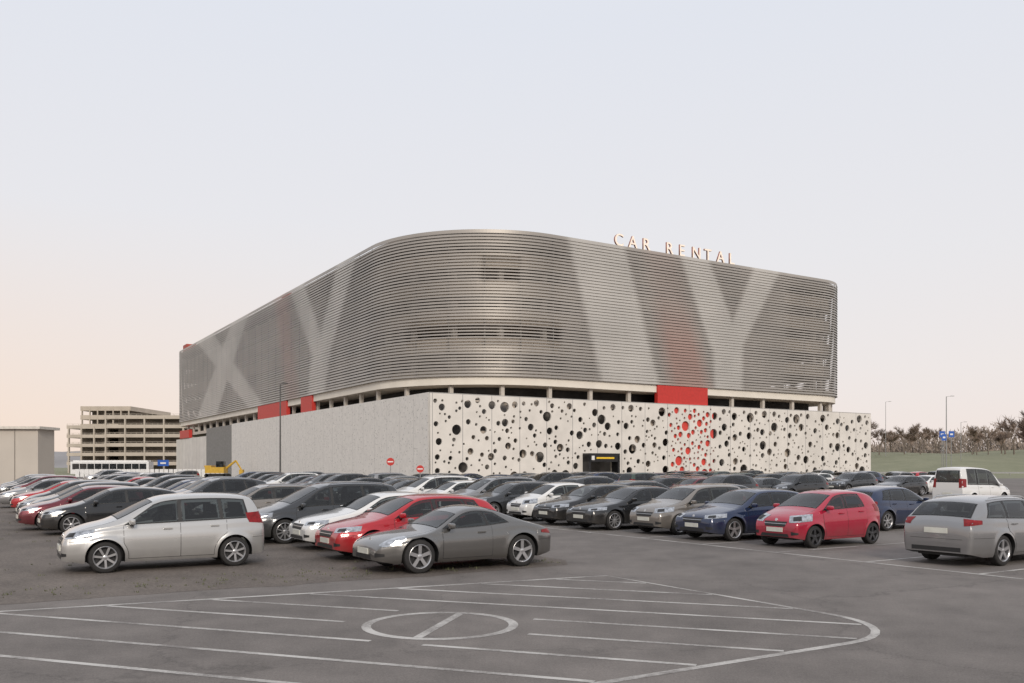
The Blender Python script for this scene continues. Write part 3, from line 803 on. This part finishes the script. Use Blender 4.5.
for rr in rs:
    best=None
    for _ in range(70):
        x=random.uniform(rr+.3,WL-rr-.3); y=random.uniform(rr+.3,WH-rr-.3)
        if DOOR[0]-rr-.3<x<DOOR[1]+rr+.3 and y<DOOR[2]+rr+.3: continue
        if x<3 and rr>.4: continue
        gap=min([math.hypot(x-a,y-b2)-rr-c for a,b2,c in holes] or [9])
        if gap>.14:
            sc_=min([math.hypot(x-a,y-b2) for a,b2,c in holes if abs(c-rr)<.12] or [9])
            if best is None or sc_>best[0]: best=(sc_,x,y)
            if rr<.17: break
    if best: holes.append((best[1],best[2],rr))
for rr in [random.uniform(.28,.5) for _ in range(18)]+[random.uniform(.12,.25) for _ in range(26)]:
    for _ in range(80):
        x=random.uniform(34.2,40.6);y=random.uniform(.6,9.2)
        if all(math.hypot(x-a,y-b2)-rr-c>.12 for a,b2,c in holes): holes.append((x,y,rr));break
for x,y,rr in holes:
    nn=24 if rr>.3 else 14
    spl([(x+rr*math.cos(2*math.pi*i/nn),y+rr*math.sin(2*math.pi*i/nn)) for i in range(nn)])
co=bpy.data.objects.new('tmp',cu);COL.objects.link(co);bpy.context.view_layer.update()
dg=bpy.context.evaluated_depsgraph_get();me=bpy.data.meshes.new_from_object(co.evaluated_get(dg));bpy.data.objects.remove(co)
me.materials.clear();me.materials.append(M_white)
me.transform(Matrix.Translation((0,-.13,0))@Matrix.Rotation(math.pi/2,4,'X'))
obj('perforated_wall',me,BL,label='white precast wall pierced by round holes of many sizes')
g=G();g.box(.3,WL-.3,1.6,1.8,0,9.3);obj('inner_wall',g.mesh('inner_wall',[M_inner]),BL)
g=G();g.box(.3,WL,1.0,1.6,9.6,9.9);obj('wall_capping',g.mesh('wall_capping',[M_conc]),BL)
g=G();g.box(33.6,41.2,.05,.2,.3,9.4);obj('red_backing_panel',g.mesh('red_backing_panel',[simple('backing_red',(.60,.06,.045),.5)]),BL)
for a,b2,c,d in((12,14,2,5),(28,29.5,4,8),(52,56,1,7),(60,61,2,8),(5,8,3,6),(30.5,32,1,9),(64,67,5,8),(17,18.5,4,9),(45,47,2,6),(10,11,1,9),(48.5,50,3,9),(57.5,58.5,1,9),(69,71,1,6)):
    g=G();g.box(a,b2,.5,.7,c,d);obj('stair_wall',g.mesh('stair_wall',[M_conc]),BL)
M_spk,nt,b=newmat('white_fine_perforated')
tc=N(nt,'ShaderNodeTexCoord')
vo=N(nt,'ShaderNodeTexVoronoi');vo.inputs['Scale'].default_value=2.6;nt.links.new(tc.outputs['Object'],vo.inputs['Vector'])
r=N(nt,'ShaderNodeValToRGB');r.color_ramp.elements[0].position=.10;r.color_ramp.elements[1].position=.24;r.color_ramp.elements[0].color=(.36,.35,.33,1);r.color_ramp.elements[1].color=(.72,.695,.655,1)
nt.links.new(vo.outputs['Distance'],r.inputs['Fac'])
sx=N(nt,'ShaderNodeSeparateXYZ');nt.links.new(tc.outputs['Object'],sx.inputs[0])
dv=N(nt,'ShaderNodeMath',operation='DIVIDE');nt.links.new(sx.outputs['Y'],dv.inputs[0]);dv.inputs[1].default_value=3.65
fr=N(nt,'ShaderNodeMath',operation='FRACT');nt.links.new(dv.outputs[0],fr.inputs[0])
gt=N(nt,'ShaderNodeMapRange');gt.inputs['From Min'].default_value=.012;gt.inputs['From Max'].default_value=.02;gt.inputs['To Min'].default_value=.7;nt.links.new(fr.outputs[0],gt.inputs['Value'])
no=N(nt,'ShaderNodeTexNoise');no.inputs['Scale'].default_value=1.4;no.inputs['Detail'].default_value=8;no.inputs['Roughness'].default_value=.75;nt.links.new(tc.outputs['Object'],no.inputs['Vector'])
mr=N(nt,'ShaderNodeMapRange');mr.inputs['From Min'].default_value=.3;mr.inputs['From Max'].default_value=.7;mr.inputs['To Min'].default_value=.86;mr.inputs['To Max'].default_value=1.05;nt.links.new(no.outputs['Fac'],mr.inputs['Value'])
m2=N(nt,'ShaderNodeMath',operation='MULTIPLY');nt.links.new(gt.outputs[0],m2.inputs[0]);nt.links.new(mr.outputs[0],m2.inputs[1])
sc=N(nt,'ShaderNodeVectorMath',operation='SCALE');nt.links.new(r.outputs['Color'],sc.inputs[0]);nt.links.new(m2.outputs[0],sc.inputs['Scale']);nt.links.new(sc.outputs[0],b.inputs['Base Color']);b.inputs['Roughness'].default_value=.85
g=G();g.box(-.13,.12,.02,83,0,9.95);obj('side_wall',g.mesh('side_wall',[M_spk]),BL,label='long white side wall with fine speckled perforation')
g=G();g.box(-.1,.1,83,104,0,8.6)
for i in range(40): g.box(-.18,-.1,83+i*.52,83.18+i*.52,.2,9.8)
obj('grille_wall',g.mesh('grille_wall',[simple('grey_grille',(.2,.2,.2),.6)]),BL)
g=G();g.box(-.13,.12,104,135,0,8.3);obj('side_wall',g.mesh('side_wall_far',[M_white]),BL)
g=G();g.box(WL-.02,WL+.2,-.02,40,0,9.95);obj('end_wall',g.mesh('end_wall',[M_white]),BL)
for u0,u1,v0,v1,z0,z1 in((31.7,40.2,.02,.6,9.97,12.24),(.02,.6,50,66,10.0,12.24),(.02,.6,38,43,10.0,12.24),(-.3,.4,120,130,8.4,10.2)):
    g=G();g.box(u0,u1,v0,v1,z0,z1);obj('red_panel',g.mesh('red_panel',[M_red]),BL)
M_rr=simple('roof_red',(.36,.06,.04),.6)
for u0,u1,v0,v1,z0,z1 in((2,4.5,56,59,27.7,30.2),(1,5,129,133,27.7,30.4)):
    g=G();g.box(u0,u1,v0,v1,z0,z1);obj('roof_stair_tower',g.mesh('roof_tower',[M_rr]),BL)
g=G();g.box(25,46.5,1.15,1.25,28.0,28.1,0)
for i in range(11): g.box(25+i*2.1,25.06+i*2.1,.95,1.2,27.65,28.7,0)
obj('sign_frame',g.mesh('sign_frame',[M_concd]),BL)
M_let=simple('sign_letter_white',(.85,.74,.63),.4,emit=.18);M_lets=simple('sign_letter_side',(.34,.12,.09),.5)
pos=25.0
for ch in 'CAR RENTAL':
    if ch!=' ':
        t=bpy.data.curves.new('t','FONT');t.body=ch;t.size=2.1;t.extrude=.12;t.offset=.012
        to=bpy.data.objects.new('t',t);COL.objects.link(to);bpy.context.view_layer.update()
        me=bpy.data.meshes.new_from_object(to.evaluated_get(bpy.context.evaluated_depsgraph_get()));bpy.data.objects.remove(to)
        me.materials.clear();me.materials.append(M_let);me.materials.append(M_lets)
        for p in me.polygons: p.material_index=0 if abs(p.normal.z)>.5 else 1
        me.transform(Matrix.Rotation(math.pi/2,4,'X'))
        obj('sign_letter',me,BL,(pos,.3,28.95),label=f'white roof sign letter {ch}')
    pos+=2.2 if ch!=' ' else 1.6
EG=obj('entrance_portal',None,None,W(41.6+22.2,84.7-1.2),ANG,label='black entrance portal with yellow sign in the white wall',category='entrance')
M_blk=simple('black_panel',(.012,.012,.013),.4);M_yel=simple('yellow_sign',(.8,.52,.03),.5);M_wht=simple('white_sign',(.72,.72,.71),.5);M_blue=simple('blue_sign',(.02,.10,.42),.45)
g=G();g.box(-2.3,-2.0,-.3,.9,0,3.4);g.box(2.0,2.3,-.3,.9,0,3.4);g.box(-2.3,2.3,-.3,.9,2.6,3.6);obj('portal_frame',g.mesh('pf',[M_blk]),EG)
g=G();g.box(-1.2,1.4,-.36,-.31,2.95,3.15,0);g.box(-1.9,-1.5,-.36,-.31,2.8,3.3,1);obj('portal_sign',g.mesh('ps',[M_yel,M_wht]),EG)
# ------------------------------------------------------------ lamps and signs
M_steel=simple('galvanised_steel',(.3,.3,.3),.5,.4)
M_pole=simple('dark_pole',(.09,.09,.09),.5,.3)
def lamp(x,y,h,arm=1.2,lab='slender grey lamp post beside the lot',r=.1,mat=M_steel):
    e=obj('street_lamp',None,None,(x,y,0),label=lab,category='street lamp',group='lamp posts around the lot')
    g=G();g.cyl((0,0,0),(0,0,h),r,r*.6,8);g.cyl((0,0,0),(0,0,.4),r*1.5,r*1.4,8);obj('pole',g.mesh('pole',[mat]),e)
    if arm:
        g=G();g.cyl((0,0,h-.05),(arm,0,h+.1),.035,.03,6);g.box(arm-.1,arm+.6,-.13,.13,h+.05,h+.16);obj('lamp_head',g.mesh('lamp_head',[mat]),e)
lamp(-28.6,109,12.2,0.3,'tall thin pole in front of the long white side wall',.12,M_pole)
lamp(110,260,21,1.0);lamp(90,183,16.5,1.0,r=.14);lamp(78,200,12,1.);lamp(122,240,14,1.)
def roundsign(x,y,h,rad):
    e=obj('no_entry_sign',None,None,(x,y,0),label='round red no entry sign on a grey post',category='road sign')
    g=G();g.cyl((0,0,0),(0,0,h+rad),.035,.035,8);obj('post',g.mesh('post',[M_steel]),e)
    g=G();g.cyl((0,-.04,h),(0,-.06,h),rad,rad,24,0);g.box(-rad*.7,rad*.7,-.07,-.061,h-rad*.16,h+rad*.16,1);obj('sign_plate',g.mesh('sp',[M_red,M_wht]),e)
roundsign(-9.9,72,2.45,.32);roundsign(-7.9,76,1.85,.32)
for x,y,h,wd in((-75,190,3.4,1.2),(92.5,190,9.6,.6),(94.5,190,9.6,.6),(88,180,8.6,.5)):
    e=obj('information_sign',None,None,(x,y,0),label='blue sign panel on a grey post',category='sign')
    g=G();g.cyl((0,0,0),(0,0,h),.08,.08,8);obj('post',g.mesh('post',[M_steel]),e)
    g=G();g.box(-wd,wd,-.12,-.09,h-1.3,h,0);g.box(-wd*.5,wd*.5,-.14,-.12,h-.85,h-.5,1);obj('sign_panel',g.mesh('spn',[M_blue,M_wht]),e)
# ------------------------------------------------------------ left buildings
M_lg=simple('light_beige_cladding',(.50,.455,.40),.7,var=.05,scale=.3)
e=obj('low_beige_building',None,None,(0,0,0),label='low flat-roofed light beige building beside the lot',category='building')
g=G();g.box(-130,-52.6,98,101.5,0,6.2);
for i in range(23): g.box(-130+i*3.4,-129.93+i*3.4,97.96,98.0,0,6.2,1)
obj('wall',g.mesh('w',[M_lg,M_concd]),e)
g=G();g.box(-131,-52.2,97.6,102,6.2,6.5);obj('roof',g.mesh('r',[simple('pale_roof_edge',(.62,.58,.52),.6)]),e)
M_bg=simple('tan_concrete',(.47,.415,.355),.85,var=.10,scale=.3)
M_bg2=simple('office_stone',(.46,.40,.335),.85,var=.10,scale=.3)
M_bgc=simple('deck_depth',(.24,.215,.19),.85,var=.35,scale=.2)
def deckpark(x0,x1,y0,y1,nf,fh,lab,par=.9,bay=8,m=None,core=None,rail=True):
    m=m or M_bg; core=core or M_bgc
    e=obj('multi_storey_car_park',None,None,(0,0,0),label=lab,category='building')
    g=G();g.box(x0+2,x1-2,y0+5,y1,0,nf*fh-.5);obj('core_wall',g.mesh('cw',[core]),e)
    for k in range(1,nf+1):
        g=G();g.box(x0,x1,y0,y1,k*fh-.35,k*fh);g.box(x0,x1,y0-.15,y0,k*fh-.4,k*fh+par);g.box(x0-.15,x0,y0,y1,k*fh-.4,k*fh+par);g.box(x1,x1+.15,y0,y1,k*fh-.4,k*fh+par)
        if rail:
            g.box(x0,x1,y0-.2,y0-.12,k*fh+par+.35,k*fh+par+.43)
            nn=int((x1-x0)/1.6)
            for i in range(nn+1): xx=x0+(x1-x0-.1)*i/nn; g.box(xx,xx+.08,y0-.12,y0-.05,k*fh+par,k*fh+par+.36)
        obj('parking_deck',g.mesh('pd',[m]),e)
    nx=int((x1-x0)/bay)
    for i in range(nx+1):
        x=x0+.5+(x1-x0-1)*i/nx; g=G();g.box(x-.2,x+.2,y0-.25,y0+.4,0,nf*fh+.4);obj('column',g.mesh('c',[m]),e)
deckpark(-121,-97,262,320,6,2.75,'tan concrete multi-storey car park with open decks',par=.65,bay=5)
deckpark(-134,-121.5,266,300,5,2.75,'lower tan open-deck car park block',par=.6,bay=4)
deckpark(-166,-147,340,380,7,3.4,'tall tan office building with banded storeys behind the car parks',par=1.3,bay=3,m=M_bg2,rail=False)
deckpark(-146,-112,345,380,6,3.3,'long tan terminal building with banded storeys',par=1.2,bay=4,m=M_bg2,rail=False)
def bus(x,y,L,lab):
    e=obj('city_bus',None,None,(x,y,0),label=lab,category='bus')
    g=G();g.box(0,L,0,2.5,.4,3.05,0);g.box(.4,L-.4,.3,2.2,3.05,3.3,0);obj('body',g.mesh('bb',[M_wht]),e)
    n=int(L/1.6)
    for i in range(n):
        a=.4+i*(L-.8)/n
        g=G();g.box(a,a+(L-.8)/n-.12,-.02,0,1.4,2.6);obj('window',g.mesh('bw',[M_gsolid]),e)
    for a in(2.2,L-3,L*.55):
        g=G();g.cyl((a,-.03,.5),(a,.3,.5),.5,.5,20);obj('wheel',g.mesh('bwh',[M_rub]),e)
bus(-93,186,16.5,'long white articulated bus with dark windows')
e=obj('yellow_excavator',None,None,(-50,150,0),label='yellow excavator parked near the side wall',category='excavator')
M_ex=simple('machine_yellow',(.55,.34,.04),.5)
for yy in(-1,.6):
    g=G();g.box(-1.6,1.6,yy,yy+.5,.15,.8);g.cyl((-1.6,yy,.48),(-1.6,yy+.5,.48),.34,.34,16);g.cyl((1.6,yy,.48),(1.6,yy+.5,.48),.34,.34,16);obj('track',g.mesh('tr',[M_rub]),e)
g=G();g.box(-1.8,1.4,-1.1,1.1,.9,1.9);g.box(-1.9,-.7,-1.1,1.1,1.9,2.2);obj('body',g.mesh('eb',[M_ex]),e)
g=G();g.box(.1,1.4,-1.1,-.1,1.9,2.9);obj('cab',g.mesh('ec',[M_gsolid]),e)
g=G();g.cyl((1.2,.3,1.6),(3.0,.3,3.0),.22,.18,6);g.cyl((3.0,.3,3.0),(4.0,.3,1.4),.17,.13,6);g.box(3.7,4.3,-.2,.8,.7,1.5);obj('boom',g.mesh('bo',[M_ex]),e)
g=G()
for i in range(60):
    g.box(-84+i*.9,-83.25+i*.9,169.9,170.,0,1.5,0)
obj('site_fence',g.mesh('sf',[M_wht]),None,label='pale construction fence beyond the lot',category='fence')
# ------------------------------------------------------------ hill, trees
def hillmesh(name,x0,x1,y0,y1,h,seed,mat,label,nx=60,ny=12):
    rnd=random.Random(seed);ph=[rnd.uniform(0,6) for _ in range(4)]
    v=[];f=[]
    for i in range(nx+1):
        for j in range(ny+1):
            x=x0+(x1-x0)*i/nx;y=y0+(y1-y0)*j/ny
            t=j/ny; e1=min(1,i/nx*8,(1-i/nx)*8)
            z=h*(math.sin(min(1,t*2.2)*math.pi/2))*e1*(1+.12*math.sin(x*.03+ph[0])+.08*math.sin(x*.09+ph[1]))
            if j==0: z=-.5
            v.append((x,y,z))
    for i in range(nx):
        for j in range(ny): a=i*(ny+1)+j;f.append((a,a+ny+1,a+ny+2,a+1))
    obj(name,mkmesh(name,v,f,None,[mat],True,180),None,kind='structure',label=label,category='hill')
hillmesh('hill',50,520,205,420,7.0,3,M_grass,'low grassy embankment behind the lot')
M_far=simple('distant_hills',(.26,.25,.25),.95,var=.15,scale=.01)
hillmesh('distant_hill',-1500,1700,1100,1600,24,8,M_far,'low hazy hills along the horizon')
M_bark=simple('bark',(.16,.13,.105),.9);M_twig=simple('bare_twigs',(.22,.165,.13),.9,var=.35,scale=1.)  # twig brown is lightened, putting distance haze into the colour
def treemesh(seed,h,twigs):
    rnd=random.Random(seed);tr=G();cr=G()
    tips=[]
    def br(p,d,l,r,lev):
        q=p+d*l; (tr if lev<2 else cr).cyl(p,q,r,r*.65,5 if lev<2 else 3,0,False)
        if lev>=4: tips.append((p,q)); return
        for k in range(3 if lev<3 else 4):
            nd=(d+Vector((rnd.uniform(-1,1),rnd.uniform(-1,1),rnd.uniform(-.25,.7)))*.72).normalized()
            br(p+d*l*rnd.uniform(.55,1),nd,l*rnd.uniform(.6,.82),r*.55,lev+1)
    br(Vector((0,0,0)),Vector((rnd.uniform(-.06,.06),rnd.uniform(-.06,.06),1)).normalized(),h*.3,h*.018,0)
    for p,q in tips:
        for k in range(twigs):
            o=p.lerp(q,rnd.random()); d=(q-p).normalized()+Vector((rnd.uniform(-1,1),rnd.uniform(-1,1),rnd.uniform(-.6,.9)))
            d=d.normalized()*h*rnd.uniform(.04,.1); s=d.orthogonal().normalized()*h*.0035
            cr.add([o-s,o+s,o+d],[(0,1,2)])
    return tr.mesh('trunk',[M_bark]),cr.mesh('crown',[M_twig])
TM=[treemesh(s,9,13) for s in(1,2,3,4)]
def tree(x,y,z,s,rz,k,lab='bare brown deciduous tree on the grassy embankment'):
    e=obj('bare_tree',None,None,(x,y,z),rz,label=lab,category='tree',group='bare trees behind the lot');e.scale=(s,s,s)
    obj('trunk',TM[k][0],e);obj('crown',TM[k][1],e)
rnd=random.Random(5)
for i in range(62):
    x=90+i*2.3+rnd.uniform(-1.8,1.8)
    tree(x,rnd.uniform(245,310),5.4,rnd.uniform(1.0,1.65),rnd.uniform(0,6),rnd.randrange(4))
tree(57.5,96,0,1.25,1.,1,'bare tree at the edge of the lot')
M_ft=simple('far_wood',(.22,.18,.15),.95,var=.35,scale=.3)
g=G()
for i in range(6500):
    x=rnd.uniform(85,420);y=rnd.uniform(330,350);h=rnd.uniform(4.5,9)+2.4*math.sin(x*.08)+1.8*math.sin(x*.21+1)
    h=max(3,h)
    for k in range(5):
        zz=6+h*rnd.uniform(.02,.95);xx=x+rnd.uniform(-1.2,1.2);g.add([(xx-.22,y,zz),(xx+.22,y,zz+.15),(xx+rnd.uniform(-.6,.6),y+.4,zz+rnd.uniform(.7,1.7))],[(0,1,2)])
obj('far_wood',g.mesh('far_wood',[M_ft]),None,kind='stuff',label='brown leafless woodland massed behind the embankment',category='woodland')
g=G();g.box(70,330,195,195.3,.45,.8,0)
for i in range(66): g.box(70+i*4,70.12+i*4,195.1,195.25,0,.5,0)
obj('guard_rail',g.mesh('gr',[M_steel]),None,label='long grey guard rail along the far road',category='guard rail')
# ------------------------------------------------------------ light, world, camera
w=bpy.data.worlds.new('World');scene.world=w;w.use_nodes=True;nt=w.node_tree
bg=nt.nodes['Background'];outn=nt.nodes['World Output']
sky=N(nt,'ShaderNodeTexSky',sky_type='NISHITA');sky.sun_disc=False;sky.sun_elevation=math.radians(28);sky.sun_rotation=math.radians(168)
nt.links.new(sky.outputs[0],bg.inputs[0]);bg.inputs[1].default_value=.006
tc=N(nt,'ShaderNodeTexCoord');sx=N(nt,'ShaderNodeSeparateXYZ');nt.links.new(tc.outputs['Generated'],sx.inputs[0])
r=N(nt,'ShaderNodeValToRGB');el=r.color_ramp.elements
el[0].position=0;el[0].color=(.85,.735,.69,1);el[1].position=1;el[1].color=(.82,.84,.91,1)
for p,c in((.10,(.83,.77,.75)),(.22,(.795,.78,.795)),(.45,(.745,.768,.83))):
    q=el.new(p);q.color=c+(1,)
nt.links.new(sx.outputs['Z'],r.inputs['Fac'])
# warmer glow low towards -X
m1=N(nt,'ShaderNodeMapRange');m1.inputs['From Min'].default_value=.05;m1.inputs['From Max'].default_value=-.6;nt.links.new(sx.outputs['X'],m1.inputs['Value'])
m2=N(nt,'ShaderNodeMapRange');m2.inputs['From Min'].default_value=.26;m2.inputs['From Max'].default_value=0.;nt.links.new(sx.outputs['Z'],m2.inputs['Value'])
m3=N(nt,'ShaderNodeMath',operation='MULTIPLY');nt.links.new(m1.outputs[0],m3.inputs[0]);nt.links.new(m2.outputs[0],m3.inputs[1])
mx=N(nt,'ShaderNodeMix',data_type='RGBA');nt.links.new(m3.outputs[0],mx.inputs['Factor']);nt.links.new(r.outputs[0],mx.inputs['A']);mx.inputs['B'].default_value=(.88,.70,.58,1)
bg2=N(nt,'ShaderNodeBackground');nt.links.new(mx.outputs['Result'],bg2.inputs[0]);bg2.inputs[1].default_value=1.0
ads=N(nt,'ShaderNodeAddShader');nt.links.new(bg.outputs[0],ads.inputs[0]);nt.links.new(bg2.outputs[0],ads.inputs[1]);nt.links.new(ads.outputs[0],outn.inputs['Surface'])
sl=bpy.data.lights.new('sun','SUN');sl.energy=2.0;sl.angle=math.radians(16);sl.color=(1,.90,.78)
so=obj('sun',sl)
az=math.radians(168);ev=math.radians(28)
dirv=Vector((math.sin(az)*math.cos(ev),math.cos(az)*math.cos(ev),math.sin(ev)))
so.rotation_euler=dirv.to_track_quat('Z','Y').to_euler()
cam=bpy.data.cameras.new('camera');co=obj('camera',cam);co.location=(0,0,2.1);co.rotation_euler=(math.radians(90),0,0)
cam.sensor_width=36;cam.lens=31.05;cam.shift_y=.1216;cam.clip_end=6000
scene.camera=co
scene.view_settings.view_transform='Standard';scene.view_settings.look='None';scene.view_settings.exposure=0
